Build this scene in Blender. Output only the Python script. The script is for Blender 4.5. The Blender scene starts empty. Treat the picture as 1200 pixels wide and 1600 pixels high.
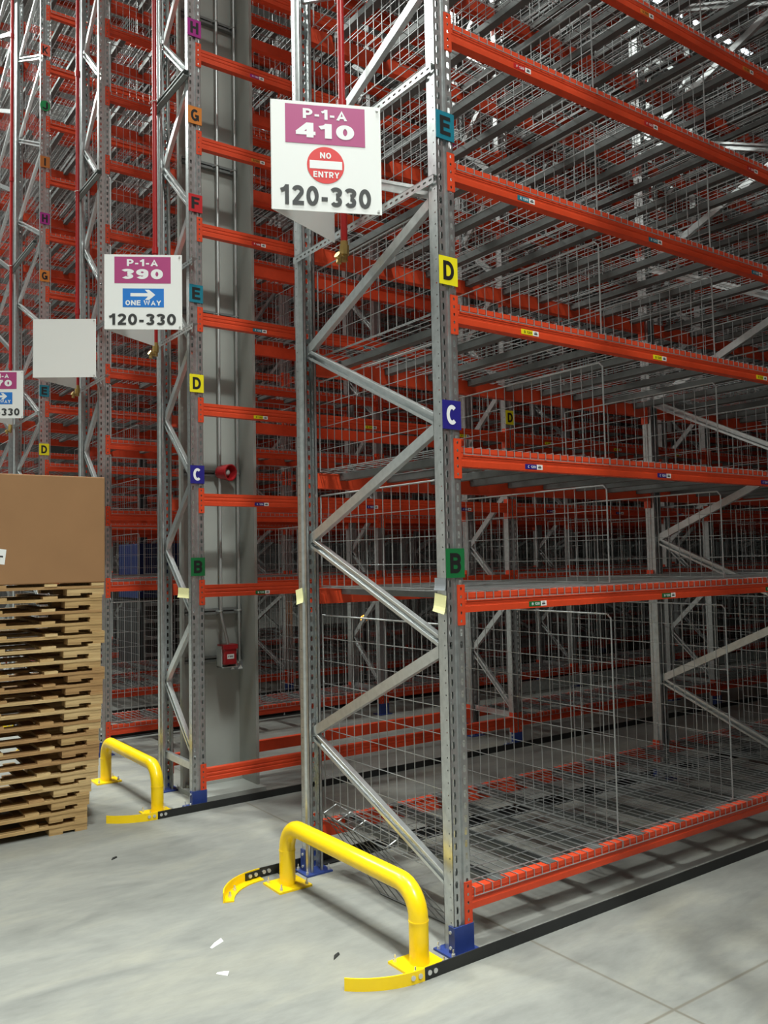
import bpy, math, random
from mathutils import Vector, Matrix
random.seed(7)
C = bpy.context.scene.collection
S = bpy.context.scene

# ------------------------------------------------------------------ camera
CAM = Vector((-2.2375, -2.6984, 1.5777))
YAW, PITCH, ROLL, FPX = 0.9493, 0.0558, -0.0192, 1340.0
_f = Vector((math.cos(PITCH)*math.cos(YAW), math.cos(PITCH)*math.sin(YAW), math.sin(PITCH)))
_r = _f.cross(Vector((0, 0, 1))).normalized()
_u = _r.cross(_f)
RGT = math.cos(ROLL)*_r + math.sin(ROLL)*_u
UPV = -math.sin(ROLL)*_r + math.cos(ROLL)*_u
FWD = _f
cam_data = bpy.data.cameras.new('camera')
cam_data.sensor_fit = 'HORIZONTAL'
cam_data.sensor_width = 36.0
cam_data.lens = 36.0*FPX/1200.0
cam_data.clip_end = 200
cam_data.clip_start = 0.05
cam = bpy.data.objects.new('camera', cam_data)
C.objects.link(cam)
cam.matrix_world = Matrix(((RGT.x, UPV.x, -FWD.x, CAM.x), (RGT.y, UPV.y, -FWD.y, CAM.y),
                           (RGT.z, UPV.z, -FWD.z, CAM.z), (0, 0, 0, 1)))
S.camera = cam

# ------------------------------------------------------------------ world, lamps, exposure
w = bpy.data.worlds.new('world'); S.world = w; w.use_nodes = True
w.node_tree.nodes['Background'].inputs[0].default_value = (0.9, 0.95, 1, 1)
w.node_tree.nodes['Background'].inputs[1].default_value = 0.0
S.view_settings.view_transform = 'Standard'
S.view_settings.look = 'None'
S.view_settings.exposure = 0.25
S.view_settings.gamma = 1.0
S.view_settings.use_curve_mapping = False

def lamp(x, y, z, watts, size, col=(0.94, 1.0, 0.95), aim=(0, 0, -1), spread=180):
    d = bpy.data.lights.new('high_bay_light', 'AREA')
    d.shape = 'DISK'; d.size = size; d.energy = watts; d.color = col; d.spread = math.radians(spread)
    o = bpy.data.objects.new('high_bay_light', d); C.objects.link(o)
    o.location = (x, y, z)
    o.rotation_euler = Vector(aim).to_track_quat('-Z', 'Y').to_euler()
    return o
# the wide cross aisle in front of the rack ends is lit by high-bay lamps, the racks only by weak ones
lamp(-2.4, -7.0, 11.0, 1020, 1.0, spread=140)
lamp(-0.9, -0.85, 11.8, 150, 1.0, spread=70)
lamp(-1.7, 4.0, 11.8, 200, 1.0, spread=125)
lamp(-3.6, 9.2, 11.8, 600, 1.0, spread=140)
lamp(-3.0, 14.5, 11.8, 900, 1.0, spread=140)
lamp(-7.5, 8.0, 11.0, 360, 1.2)
lamp(-9.0, -2.5, 10.5, 60, 1.2)

# ------------------------------------------------------------------ materials
def mat(name, col, rough=0.6, metal=0.0, var=0.0, scale=8.0, emit=None, bump=0.0, spec=0.5):
    m = bpy.data.materials.new(name); m.use_nodes = True
    nt = m.node_tree; b = nt.nodes['Principled BSDF']
    b.inputs['Base Color'].default_value = (*col, 1)
    b.inputs['Roughness'].default_value = rough
    b.inputs['Metallic'].default_value = metal
    b.inputs['Specular IOR Level'].default_value = spec
    if var > 0 or bump > 0:
        tc = nt.nodes.new('ShaderNodeTexCoord')
        n = nt.nodes.new('ShaderNodeTexNoise'); n.inputs['Scale'].default_value = scale
        n.inputs['Detail'].default_value = 5
        nt.links.new(tc.outputs['Object'], n.inputs['Vector'])
        if var > 0:
            r = nt.nodes.new('ShaderNodeValToRGB')
            r.color_ramp.elements[0].position = 0.3; r.color_ramp.elements[1].position = 0.7
            r.color_ramp.elements[0].color = (*[c*(1-var) for c in col], 1)
            r.color_ramp.elements[1].color = (*[min(1, c*(1+var)) for c in col], 1)
            nt.links.new(n.outputs['Fac'], r.inputs['Fac'])
            nt.links.new(r.outputs['Color'], b.inputs['Base Color'])
        if bump > 0:
            bp = nt.nodes.new('ShaderNodeBump'); bp.inputs['Strength'].default_value = bump
            bp.inputs['Distance'].default_value = 0.01
            nt.links.new(n.outputs['Fac'], bp.inputs['Height'])
            nt.links.new(bp.outputs['Normal'], b.inputs['Normal'])
    if emit:
        b.inputs['Emission Color'].default_value = (*col, 1)
        b.inputs['Emission Strength'].default_value = emit
    return m

M = {}
M['galv'] = mat('galvanised_steel', (0.60, 0.62, 0.62), 0.32, 0.9, 0.12, 30)
M['channel'] = mat('dull_channel_steel', (0.12, 0.124, 0.12), 0.5, 0.3, 0.1, 20)
M['bracing'] = mat('bright_bracing_steel', (0.70, 0.72, 0.72), 0.30, 0.85, 0.08, 30)
M['wire'] = mat('galvanised_wire', (0.40, 0.41, 0.41), 0.42, 0.5)
M['orange'] = mat('orange_powder_coat', (0.62, 0.055, 0.014), 0.45, 0.0, 0.06, 20)
M['yellow'] = mat('yellow_paint', (0.95, 0.64, 0.006), 0.28, 0.0, 0.04, 6)
M['blue'] = mat('blue_powder_coat', (0.022, 0.045, 0.20), 0.45, 0.0, 0.1, 20)
M['black'] = mat('black_rail_paint', (0.012, 0.013, 0.013), 0.5, 0.0, 0.2, 12)
M['zinc'] = mat('bright_zinc', (0.7, 0.7, 0.68), 0.3, 0.7)
M['white'] = mat('white_sheet', (0.84, 0.84, 0.82), 0.5)
M['paper'] = mat('white_paper', (0.80, 0.80, 0.78), 0.7)
M['purple'] = mat('purple_print', (0.42, 0.05, 0.19), 0.5)
M['red'] = mat('red_print', (0.72, 0.03, 0.03), 0.5)
M['blueprint'] = mat('blue_print', (0.01, 0.18, 0.60), 0.5)
M['charcoal'] = mat('charcoal_print', (0.035, 0.035, 0.035), 0.5)
M['inkblack'] = mat('black_ink', (0.008, 0.008, 0.008), 0.5)
M['inkwhite'] = mat('white_ink', (0.85, 0.85, 0.85), 0.5)
M['pipe'] = mat('red_pipe_paint', (0.38, 0.012, 0.012), 0.3)
M['brass'] = mat('brass', (0.45, 0.30, 0.10), 0.35, 0.7)
M['column'] = mat('grey_column_paint', (0.33, 0.34, 0.315), 0.6, 0.0, 0.07, 3)
M['darkstrut'] = mat('dark_strut', (0.17, 0.18, 0.175), 0.5, 0.2)
M['conduit'] = mat('conduit_steel', (0.45, 0.46, 0.45), 0.35, 0.6)
M['reddev'] = mat('red_plastic', (0.33, 0.012, 0.016), 0.3)
M['clear'] = mat('clear_plastic', (0.45, 0.47, 0.46), 0.15)
M['card'] = mat('cardboard', (0.30, 0.155, 0.066), 0.8, 0.0, 0.05, 4)
M['sticky'] = mat('yellow_paper', (0.95, 0.90, 0.46), 0.7)
M['truckblue'] = mat('blue_bodywork', (0.004, 0.02, 0.09), 0.4)
M['truckdark'] = mat('dark_bodywork', (0.02, 0.021, 0.022), 0.5)
M['amber'] = mat('amber_lens', (1.0, 0.32, 0.03), 0.3, emit=6.0)
M['clearfilm'] = mat('tape_film', (0.26, 0.27, 0.29), 0.3)
M['rope'] = mat('dust_smear', (0.5, 0.47, 0.44), 0.9)
LEVEL_COL = {'B': (0.006, 0.13, 0.035), 'C': (0.018, 0.014, 0.20), 'D': (0.82, 0.70, 0.01), 'E': (0.005, 0.17, 0.24),
             'F': (0.50, 0.015, 0.02), 'G': (0.62, 0.20, 0.03), 'H': (0.36, 0.02, 0.22), 'I': (0.45, 0.14, 0.03),
             'J': (0.01, 0.24, 0.07), 'K': (0.62, 0.10, 0.06)}
LEVEL_WORD = {'B': 'green', 'C': 'navy', 'D': 'yellow', 'E': 'teal', 'F': 'red', 'G': 'orange', 'H': 'magenta',
              'I': 'brown', 'J': 'green', 'K': 'pale red'}
for k, c in LEVEL_COL.items():
    M['lv'+k] = mat('plate_colour_'+k, c, 0.45)

def wood_mat(name, c):
    m = bpy.data.materials.new(name); m.use_nodes = True
    nt = m.node_tree; b = nt.nodes['Principled BSDF']; b.inputs['Roughness'].default_value = 0.8
    tc = nt.nodes.new('ShaderNodeTexCoord'); mp = nt.nodes.new('ShaderNodeMapping')
    mp.inputs['Scale'].default_value = (3, 22, 40)
    n = nt.nodes.new('ShaderNodeTexNoise'); n.inputs['Scale'].default_value = 1.6; n.inputs['Detail'].default_value = 8
    r = nt.nodes.new('ShaderNodeValToRGB')
    r.color_ramp.elements[0].position = 0.3; r.color_ramp.elements[1].position = 0.72
    r.color_ramp.elements[0].color = (c[0]*0.6, c[1]*0.54, c[2]*0.45, 1)
    r.color_ramp.elements[1].color = (c[0]*1.2, c[1]*1.2, c[2]*1.15, 1)
    nt.links.new(tc.outputs['Object'], mp.inputs['Vector']); nt.links.new(mp.outputs['Vector'], n.inputs['Vector'])
    nt.links.new(n.outputs['Fac'], r.inputs['Fac']); nt.links.new(r.outputs['Color'], b.inputs['Base Color'])
    return m
WOODS = [wood_mat('pine_board', (0.50, 0.33, 0.15)), wood_mat('pine_board_pale', (0.60, 0.43, 0.22)), wood_mat('pine_board_brown', (0.42, 0.25, 0.11))]

def floor_mat():
    m = bpy.data.materials.new('polished_concrete'); m.use_nodes = True
    nt = m.node_tree; L = nt.links.new; N = nt.nodes.new
    b = nt.nodes['Principled BSDF']
    tc = N('ShaderNodeTexCoord')
    mp = N('ShaderNodeMapping'); mp.inputs['Rotation'].default_value = (0, 0, 0.5); mp.inputs['Scale'].default_value = (1.0, 2.6, 1)
    L(tc.outputs['Object'], mp.inputs['Vector'])
    n1 = N('ShaderNodeTexNoise'); n1.inputs['Scale'].default_value = 1.3; n1.inputs['Detail'].default_value = 7; n1.inputs['Roughness'].default_value = 0.62
    n1.inputs['Distortion'].default_value = 0.7
    L(mp.outputs['Vector'], n1.inputs['Vector'])
    r1 = N('ShaderNodeValToRGB'); e = r1.color_ramp.elements
    e[0].position = 0.30; e[0].color = (0.196, 0.199, 0.187, 1)
    e[1].position = 0.68; e[1].color = (0.305, 0.299, 0.258, 1)
    x = r1.color_ramp.elements.new(0.5); x.color = (0.256, 0.257, 0.236, 1)
    L(n1.outputs['Fac'], r1.inputs['Fac'])
    n2 = N('ShaderNodeTexNoise'); n2.inputs['Scale'].default_value = 9; n2.inputs['Detail'].default_value = 8; n2.inputs['Roughness'].default_value = 0.7
    L(mp.outputs['Vector'], n2.inputs['Vector'])
    r2 = N('ShaderNodeValToRGB'); r2.color_ramp.elements[0].position = 0.32; r2.color_ramp.elements[0].color = (0.78, 0.78, 0.78, 1)
    r2.color_ramp.elements[1].position = 0.6; r2.color_ramp.elements[1].color = (1.03, 1.03, 1.03, 1)
    L(n2.outputs['Fac'], r2.inputs['Fac'])
    mx = N('ShaderNodeMixRGB'); mx.blend_type = 'MULTIPLY'; mx.inputs['Fac'].default_value = 0.55
    L(r1.outputs['Color'], mx.inputs['Color1']); L(r2.outputs['Color'], mx.inputs['Color2'])
    # saw-cut joints: x = 0.34 + 6k and y = -0.77 + 6k
    sp = N('ShaderNodeSeparateXYZ'); L(tc.outputs['Object'], sp.inputs['Vector'])
    nw = N('ShaderNodeTexNoise'); nw.inputs['Scale'].default_value = 30; L(tc.outputs['Object'], nw.inputs['Vector'])
    def joint(sock, off):
        a = N('ShaderNodeMath'); a.operation = 'ADD'; a.inputs[1].default_value = -off + 3.0; L(sock, a.inputs[0])
        f = N('ShaderNodeMath'); f.operation = 'FLOORED_MODULO'; f.inputs[1].default_value = 6.0; L(a.outputs[0], f.inputs[0])
        d = N('ShaderNodeMath'); d.operation = 'SUBTRACT'; d.inputs[1].default_value = 3.0; L(f.outputs[0], d.inputs[0])
        ab = N('ShaderNodeMath'); ab.operation = 'ABSOLUTE'; L(d.outputs[0], ab.inputs[0])
        mr = N('ShaderNodeMapRange'); mr.inputs['From Min'].default_value = 0.003; mr.inputs['From Max'].default_value = 0.009
        mr.inputs['To Min'].default_value = 1; mr.inputs['To Max'].default_value = 0
        L(ab.outputs[0], mr.inputs['Value'])
        return mr.outputs[0]
    jx = joint(sp.outputs['X'], 0.34); jy = joint(sp.outputs['Y'], -0.77)
    j = N('ShaderNodeMath'); j.operation = 'MAXIMUM'; L(jx, j.inputs[0]); L(jy, j.inputs[1])
    jf = N('ShaderNodeMath'); jf.operation = 'MULTIPLY'; jf.inputs[1].default_value = 0.85; L(j.outputs[0], jf.inputs[0])
    m2 = N('ShaderNodeMixRGB'); L(jf.outputs[0], m2.inputs['Fac']); L(mx.outputs['Color'], m2.inputs['Color1'])
    m2.inputs['Color2'].default_value = (0.16, 0.145, 0.115, 1)
    L(m2.outputs['Color'], b.inputs['Base Color'])
    rr = N('ShaderNodeMapRange'); rr.inputs['To Min'].default_value = 0.42; rr.inputs['To Max'].default_value = 0.65
    L(n1.outputs['Fac'], rr.inputs['Value']); L(rr.outputs[0], b.inputs['Roughness'])
    b.inputs['Specular IOR Level'].default_value = 0.35
    return m
M['floor'] = floor_mat()
M['wall'] = mat('wall_panel', (0.20, 0.20, 0.20), 0.8, 0, 0.1, 1)
M['whitewall'] = mat('pale_wall_panel', (0.72, 0.73, 0.72), 0.8, 0, 0.04, 1)
M['ceiling'] = mat('roof_deck', (0.4, 0.4, 0.4), 0.7, 0, 0.1, 1)

# ------------------------------------------------------------------ mesh helpers
class MB:
    def __init__(s): s.v = []; s.f = []
    def add(s, vs, fs):
        o = len(s.v); s.v += [tuple(p) for p in vs]; s.f += [tuple(i+o for i in f) for f in fs]
    def box(s, a, b):
        x0, y0, z0 = a; x1, y1, z1 = b
        s.add([(x0, y0, z0), (x1, y0, z0), (x1, y1, z0), (x0, y1, z0), (x0, y0, z1), (x1, y0, z1), (x1, y1, z1), (x0, y1, z1)],
              [(0, 3, 2, 1), (4, 5, 6, 7), (0, 1, 5, 4), (1, 2, 6, 5), (2, 3, 7, 6), (3, 0, 4, 7)])
    def bar(s, p, q, wx, wy, ref=(1, 0, 0), off=(0, 0)):
        """box beam from p to q; wx across along ref, wy across the third axis"""
        p = Vector(p); q = Vector(q); d = (q-p).normalized()
        a = Vector(ref); a = (a - d*a.dot(d)).normalized(); b = d.cross(a)
        vs = []
        for e in (p, q):
            for i, j in ((-1, -1), (1, -1), (1, 1), (-1, 1)):
                vs.append(e + a*(i*wx/2+off[0]) + b*(j*wy/2+off[1]))
        s.add(vs, [(0, 3, 2, 1), (4, 5, 6, 7), (0, 1, 5, 4), (1, 2, 6, 5), (2, 3, 7, 6), (3, 0, 4, 7)])
    def rod(s, p, q, r, n=4, cap=True):
        p = Vector(p); q = Vector(q); d = (q-p).normalized()
        a = d.orthogonal().normalized(); b = d.cross(a)
        vs = []
        for e in (p, q):
            for k in range(n):
                t = 2*math.pi*k/n
                vs.append(e + a*r*math.cos(t) + b*r*math.sin(t))
        fs = [(k, (k+1) % n, n+(k+1) % n, n+k) for k in range(n)]
        if cap: fs += [tuple(range(n-1, -1, -1)), tuple(range(n, 2*n))]
        s.add(vs, fs)
    def tube(s, pts, r, n=16):
        pts = [Vector(p) for p in pts]; rings = []
        d0 = (pts[1]-pts[0]).normalized(); a = d0.orthogonal().normalized()
        for i, p in enumerate(pts):
            d = ((pts[min(i+1, len(pts)-1)]-pts[i]).normalized() + (pts[i]-pts[max(i-1, 0)]).normalized()).normalized()
            a = (a - d*a.dot(d)).normalized(); b = d.cross(a)
            rings.append([p + a*r*math.cos(2*math.pi*k/n) + b*r*math.sin(2*math.pi*k/n) for k in range(n)])
        vs = [v for rr in rings for v in rr]
        fs = []
        for i in range(len(pts)-1):
            for k in range(n):
                fs.append((i*n+k, i*n+(k+1) % n, (i+1)*n+(k+1) % n, (i+1)*n+k))
        fs += [tuple(range(n-1, -1, -1)), tuple(range((len(pts)-1)*n, len(pts)*n))]
        s.add(vs, fs)
    def prism(s, poly, axis, a, b):
        """2D polygon (ccw) extruded along axis x, y or z"""
        n = len(poly)
        def P(u, v, t):
            return {'x': (t, u, v), 'y': (u, t, v), 'z': (u, v, t)}[axis]
        vs = [P(u, v, a) for u, v in poly] + [P(u, v, b) for u, v in poly]
        fs = [(k, (k+1) % n, n+(k+1) % n, n+k) for k in range(n)] + [tuple(range(n-1, -1, -1)), tuple(range(n, 2*n))]
        s.add(vs, fs)
    def strip(s, o, u, v, wd, ln, pitch, hw, hh, first=0.5):
        """flat strip from o: width wd along u, length ln along v, with a hexagonal hole per pitch"""
        o = Vector(o); u = Vector(u); v = Vector(v); n = int(ln/pitch)
        for k in range(n):
            c = o + u*(wd/2) + v*((k+0.5)*pitch)
            H = pitch/2; W = wd/2
            out = [c-u*W-v*H, c+u*W-v*H, c+u*W, c+u*W+v*H, c-u*W+v*H, c-u*W]
            inn = [c-u*hw*0.7-v*hh, c+u*hw*0.7-v*hh, c+u*hw, c+u*hw*0.7+v*hh, c-u*hw*0.7+v*hh, c-u*hw]
            s.add(out+inn, [(i, (i+1) % 6, 6+(i+1) % 6, 6+i) for i in range(6)])
        t0 = n*pitch
        if ln-t0 > 1e-4:
            s.add([o+v*t0, o+u*wd+v*t0, o+u*wd+v*ln, o+v*ln], [(0, 1, 2, 3)])
    def quad(s, a, b, c, d): s.add([a, b, c, d], [(0, 1, 2, 3)])
    def sphere(s, c, r, n=10):
        c = Vector(c); vs = []; fs = []
        m = n//2
        for i in range(m+1):
            t = math.pi*i/m
            for k in range(n):
                p = 2*math.pi*k/n
                vs.append(c+Vector((r*math.sin(t)*math.cos(p), r*math.sin(t)*math.sin(p), r*math.cos(t))))
        for i in range(m):
            for k in range(n):
                fs.append((i*n+k, (i+1)*n+k, (i+1)*n+(k+1) % n, i*n+(k+1) % n))
        s.add(vs, fs)
    def map(s, fn): s.v = [tuple(fn(Vector(p))) for p in s.v]; return s
    def flip(s): s.f = [tuple(reversed(f)) for f in s.f]; return s
    def mesh(s, name, m, smooth=False):
        me = bpy.data.meshes.new(name); me.from_pydata(s.v, [], s.f); me.update()
        me.materials.append(M[m] if isinstance(m, str) else m)
        if smooth:
            for p in me.polygons: p.use_smooth = True
        return me

def link(name, me, parent=None, loc=(0, 0, 0), label=None):
    o = bpy.data.objects.new(name, me); C.objects.link(o)
    o.location = loc
    if parent: o.parent = parent
    if label: o['label'] = label
    return o
def tag(o, label, cat, group=None, kind=None):
    o['label'] = label; o['category'] = cat
    if group: o['group'] = group
    o['kind'] = kind or 'thing'
    return o
def empty(name, loc, label, cat, group=None):
    o = bpy.data.objects.new(name, None); C.objects.link(o); o.location = loc; o.empty_display_size = 0.1
    return tag(o, label, cat, group)
def struct(name, mb, m):
    o = link(name, mb.mesh(name, m)); o['kind'] = 'structure'; return o
def copy_tree(o, parent=None):
    kids = list(o.children)
    c = o.copy(); C.objects.link(c)
    if parent: c.parent = parent
    for k in kids: copy_tree(k, c)
    return c
def auto_smooth(o, ang=35):
    for p in o.data.polygons: p.use_smooth = True
    o.data.set_sharp_from_angle(angle=math.radians(ang))

_tc = {}
def _arc(cx, cy, rx, ry, a0, a1, n=14):
    return [(cx+rx*math.cos(math.radians(a0+(a1-a0)*i/n)), cy+ry*math.sin(math.radians(a0+(a1-a0)*i/n))) for i in range(n+1)]
def glyph(ch, t):
    """strokes (centre lines) of a bold sans capital or digit in a box w x 1; returns (w, [strokes])"""
    h = t/2; w = 0.68; T = 1-h; B = h
    if ch == ' ': return 0.22, []
    if ch == '-': return 0.36, [[(0.02, 0.36), (0.34, 0.36)]]
    if ch == 'I': return t+0.02, [[(h+0.01, 0), (h+0.01, 1)]]
    if ch == '1': return 0.46, [[(0.46-h-0.02, 0), (0.46-h-0.02, 1)], [(0.46-h-0.02, 0.93), (0.22, 0.78), (0.02, 0.70)]]
    if ch in 'WM': w = 0.98
    if ch in 'ANYKDGOC': w = 0.74
    L, R = h, w-h
    if ch == 'P' or ch == 'R' or ch == 'B':
        mid = 0.44 if ch != 'B' else 0.52
        r = (T-mid)/2; rx = min(r*1.05, R-L-0.05)
        st = [[(L, 0), (L, 1)], [(L, T), (R-rx, T)] + _arc(R-rx, (T+mid)/2, rx, r, 90, -90) + [(L, mid)]]
        if ch == 'R': st.append([(L+0.2, mid), (R+0.0, 0)])
        if ch == 'B':
            r2 = (mid-B)/2; st.append([(L, mid), (R-rx, mid)] + _arc(R-rx, (B+mid)/2, rx, r2, 90, -90) + [(L, B)])
        return w, st
    if ch == 'D': return w, [[(L, 0), (L, 1)], [(L, T), (w*0.42, T)] + _arc(w*0.42, 0.5, R-w*0.42, 0.5-h, 90, -90, 20) + [(L, B)]]
    if ch == 'E': return 0.62, [[(L, 0), (L, 1)], [(L, T), (0.61, T)], [(L, 0.52), (0.57, 0.52)], [(L, B), (0.62, B)]]
    if ch == 'F': return 0.58, [[(L, 0), (L, 1)], [(L, T), (0.58, T)], [(L, 0.50), (0.52, 0.50)]]
    if ch == 'H': return w, [[(L, 0), (L, 1)], [(R, 0), (R, 1)], [(L, 0.52), (R, 0.52)]]
    if ch == 'K': return w, [[(L, 0), (L, 1)], [(R, 1), (L, 0.36)], [(L+0.17, 0.52), (R+0.01, 0)]]
    if ch == 'N': return w, [[(L, 0), (L, 1)], [(L, 0.97), (R, 0.03)], [(R, 0), (R, 1)]]
    if ch == 'T': return 0.64, [[(0.32, 0), (0.32, T)], [(0, T), (0.64, T)]]
    if ch == 'Y': return w, [[(w/2, 0), (w/2, 0.42)], [(h*0.8, 1), (w/2, 0.42), (w-h*0.8, 1)]]
    if ch == 'W': return w, [[(h*0.8, 1), (w*0.27, 0.04), (w/2, 0.94), (w*0.73, 0.04), (w-h*0.8, 1)]]
    if ch == 'A': return w, [[(h*0.8, 0), (w/2, 0.96), (w-h*0.8, 0)], [(w*0.2, 0.30), (w*0.8, 0.30)]]
    if ch == 'C': return w, [_arc(w/2, 0.5, w/2-h, 0.5-h, 48, 312, 26)]
    if ch == 'G': return w, [_arc(w/2, 0.5, w/2-h, 0.5-h, 48, 318, 26) + [(R, 0.20), (R, 0.45)], [(w*0.52, 0.45), (w, 0.45)]]
    if ch == 'O' or ch == '0': return w if ch == 'O' else 0.64, [_arc((w if ch == 'O' else 0.64)/2, 0.5, (w if ch == 'O' else 0.64)/2-h, 0.5-h, 0, 360, 30)]
    if ch == 'J': return 0.56, [[(0.56-h, 1), (0.56-h, 0.30)] + _arc(0.28, 0.28, 0.28-h, 0.28-h, 0, -180, 14)]
    if ch == '4': return 0.68, [[(0.49, 0), (0.49, 1)], [(0.47, 0.95), (h*0.7, 0.31)], [(0.0, 0.29), (0.68, 0.29)]]
    if ch == '7': return 0.62, [[(0, T), (0.60, T)], [(0.56, T), (0.36, 0.5), (0.24, 0)]]
    if ch == '3': return 0.62, [_arc(0.29, 0.745, 0.22, 0.255-h, 160, -90, 16), _arc(0.29, 0.275, 0.31-h, 0.275-h, 90, -155, 18)]
    if ch == '2': return 0.62, [_arc(0.31, 0.70, 0.31-h, 0.30-h, 165, -35, 16) + [(0.10, 0.10)], [(0.03, B), (0.62, B)]]
    if ch == '9': return 0.64, [_arc(0.32, 0.67, 0.32-h, 0.33-h, 0, 360, 24), [(0.64-h, 0.67)] + _arc(0.30, 0.45, 0.34-h, 0.45-h, 0, -140, 14)]
    raise ValueError(ch)
def text_mesh(txt, height, width=None, m='inkblack', bold=0.0, thick=0.0006):
    """flat bold lettering centred at the origin in its local XZ plane, facing -Y"""
    key = (txt, height, width, m, bold)
    if key in _tc: return _tc[key]
    t = 0.17+bold*1.6
    mb = MB(); x = 0.0; lay = 0
    for ch in txt:
        gw, strokes = glyph(ch, t)
        for st in strokes:
            st = [p for i, p in enumerate(st) if i == 0 or (abs(p[0]-st[i-1][0])+abs(p[1]-st[i-1][1])) > 1e-4]
            closed = (abs(st[0][0]-st[-1][0])+abs(st[0][1]-st[-1][1])) < 1e-3
            n = len(st); left = []; right = []
            for i, p in enumerate(st):
                a = st[i-1] if i > 0 else (st[-2] if closed else None)
                c = st[i+1] if i < n-1 else (st[1] if closed else None)
                ds = []
                for q0, q1 in ((a, p), (p, c)):
                    if q0 and q1:
                        dx, dy = q1[0]-q0[0], q1[1]-q0[1]; l = math.hypot(dx, dy); ds.append((-dy/l, dx/l))
                if len(ds) == 2:
                    nx, ny = ds[0][0]+ds[1][0], ds[0][1]+ds[1][1]; l = math.hypot(nx, ny) or 1; nx /= l; ny /= l
                    k = 1/max(0.45, nx*ds[0][0]+ny*ds[0][1]); nx *= k; ny *= k
                else: nx, ny = ds[0]
                left.append((p[0]+nx*t/2, p[1]+ny*t/2)); right.append((p[0]-nx*t/2, p[1]-ny*t/2))
            for i in range(n-1):
                q = [left[i], right[i], right[i+1], left[i+1]]
                yy = -thick-1e-6*lay
                mb.add([(x+u, yy, max(0.0, min(1.0, v))) for u, v in q], [(0, 1, 2, 3)])
            lay += 1
        x += gw+0.13
    x -= 0.13
    sx = height if width is None else width/x
    mb.v = [((u-x/2)*sx, y, (v-0.5)*height) for u, y, v in mb.v]
    _tc[key] = mb.mesh('lettering', m)
    return _tc[key]

# ------------------------------------------------------------------ room shell
b = MB(); b.box((-16, -16, -0.2), (40, 34, 0)); struct('floor', b, 'floor')
b = MB(); b.box((-16, -16, 12.8), (40, 34, 13.0))
for k in range(14):
    b.box((-16, -14+3.4*k, 12.5), (40, -13.85+3.4*k, 12.8))
struct('ceiling', b, 'ceiling')
b = MB(); b.box((-16, 34, 0), (40, 34.2, 12.8)); struct('wall_back', b, 'wall')
b = MB(); b.box((40, -16, 0), (40.2, 34, 12.8)); struct('wall_right', b, 'wall')
b = MB(); b.box((-14.2, -16, 0), (-14, 34, 12.8)); struct('wall_left', b, 'whitewall')  # unseen wall, kept pale and close to bounce light onto the rack ends
b = MB(); b.box((-16, -16.2, 0), (40, -16, 12.8)); struct('wall_front', b, 'wall')

# ------------------------------------------------------------------ racking dimensions
LP = 2.856                                   # post pitch along a row
PW, PD = 0.09, 0.07                          # post width and depth
BH, BD = 0.08, 0.045                         # beam
LV = {'A': 0.2406, 'B': 1.4349, 'C': 2.0396, 'D': 2.6443, 'E': 3.2547, 'F': 3.8677, 'G': 4.4674, 'H': 5.0798}
for i, k in enumerate('IJKLMNO'): LV[k] = 5.0798 + 0.608*(i+1)
LETTERS = 'ABCDEFGHIJKLMNO'
ROWS = {  # name: (front y, depth, bays, which side faces us)
    1: dict(y=0.0, d=1.2, bays=2, top='L', nm='no-entry rack'),
    2: dict(y=2.6, d=0.6, bays=3, top='L', nm='grey-column rack'),
    3: dict(y=4.53, d=0.6, bays=4, top='L', nm='blank-sign rack'),
    4: dict(y=6.5, d=1.2, bays=5, top='L', nm='cropped-sign rack'),
    5: dict(y=7.85, d=1.2, bays=6, top='O', nm='fifth rack back'),
    6: dict(y=10.45, d=1.2, bays=7, top='O', nm='sixth rack back'),
    7: dict(y=11.8, d=1.2, bays=8, top='N', nm='seventh rack back'),
}
ORD = ['first', 'second', 'third', 'fourth', 'fifth', 'sixth', 'seventh', 'eighth', 'ninth']

def in_view(pts, margin=160):
    best = None
    for p in pts:
        d = Vector(p)-CAM; z = d.dot(FWD)
        if z < 0.2: continue
        x = 600+FPX*d.dot(RGT)/z; y = 800-FPX*d.dot(UPV)/z
        if -margin < x < 1200+margin and -margin < y < 1600+margin:
            best = z if best is None else min(best, z)
    return best

# ------------------------------------------------------------------ posts
def post_detailed(H):
    """roll-formed upright, aisle face at y=0 facing -y, open towards +y, x 0..PW"""
    m = MB(); T = 0.002
    m.strip((0, 0, 0), (1, 0, 0), (0, 0, 1), 0.034, H, 0.05, 0.0075, 0.014)
    m.strip((0.056, 0, 0), (1, 0, 0), (0, 0, 1), 0.034, H, 0.05, 0.0075, 0.014)
    # centre groove
    for a, c in (((0.034, 0), (0.038, 0.010)), ((0.038, 0.010), (0.052, 0.010)), ((0.052, 0.010), (0.056, 0))):
        m.quad((a[0], a[1], 0), (c[0], c[1], 0), (c[0], c[1], H), (a[0], a[1], H))
    # flanks
    m.strip((0, 0.036, 0), (0, -1, 0), (0, 0, 1), 0.036, H, 0.05, 0.0032, 0.0032)
    m.strip((PW, 0, 0), (0, 1, 0), (0, 0, 1), 0.036, H, 0.05, 0.0032, 0.0032)
    for sx, x0, x1 in ((1, 0, 0.008), (-1, PW, PW-0.008)):
        prof = [(x0, 0.036), (x1, 0.044), (x1, PD), ((x1+0.016*sx), PD), (x1+0.016*sx, PD-0.008)]
        for p, q in zip(prof, prof[1:]):
            if sx > 0: m.quad((q[0], q[1], 0), (p[0], p[1], 0), (p[0], p[1], H), (q[0], q[1], H))
            else: m.quad((p[0], p[1], 0), (q[0], q[1], 0), (q[0], q[1], H), (p[0], p[1], H))
    return m
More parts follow.
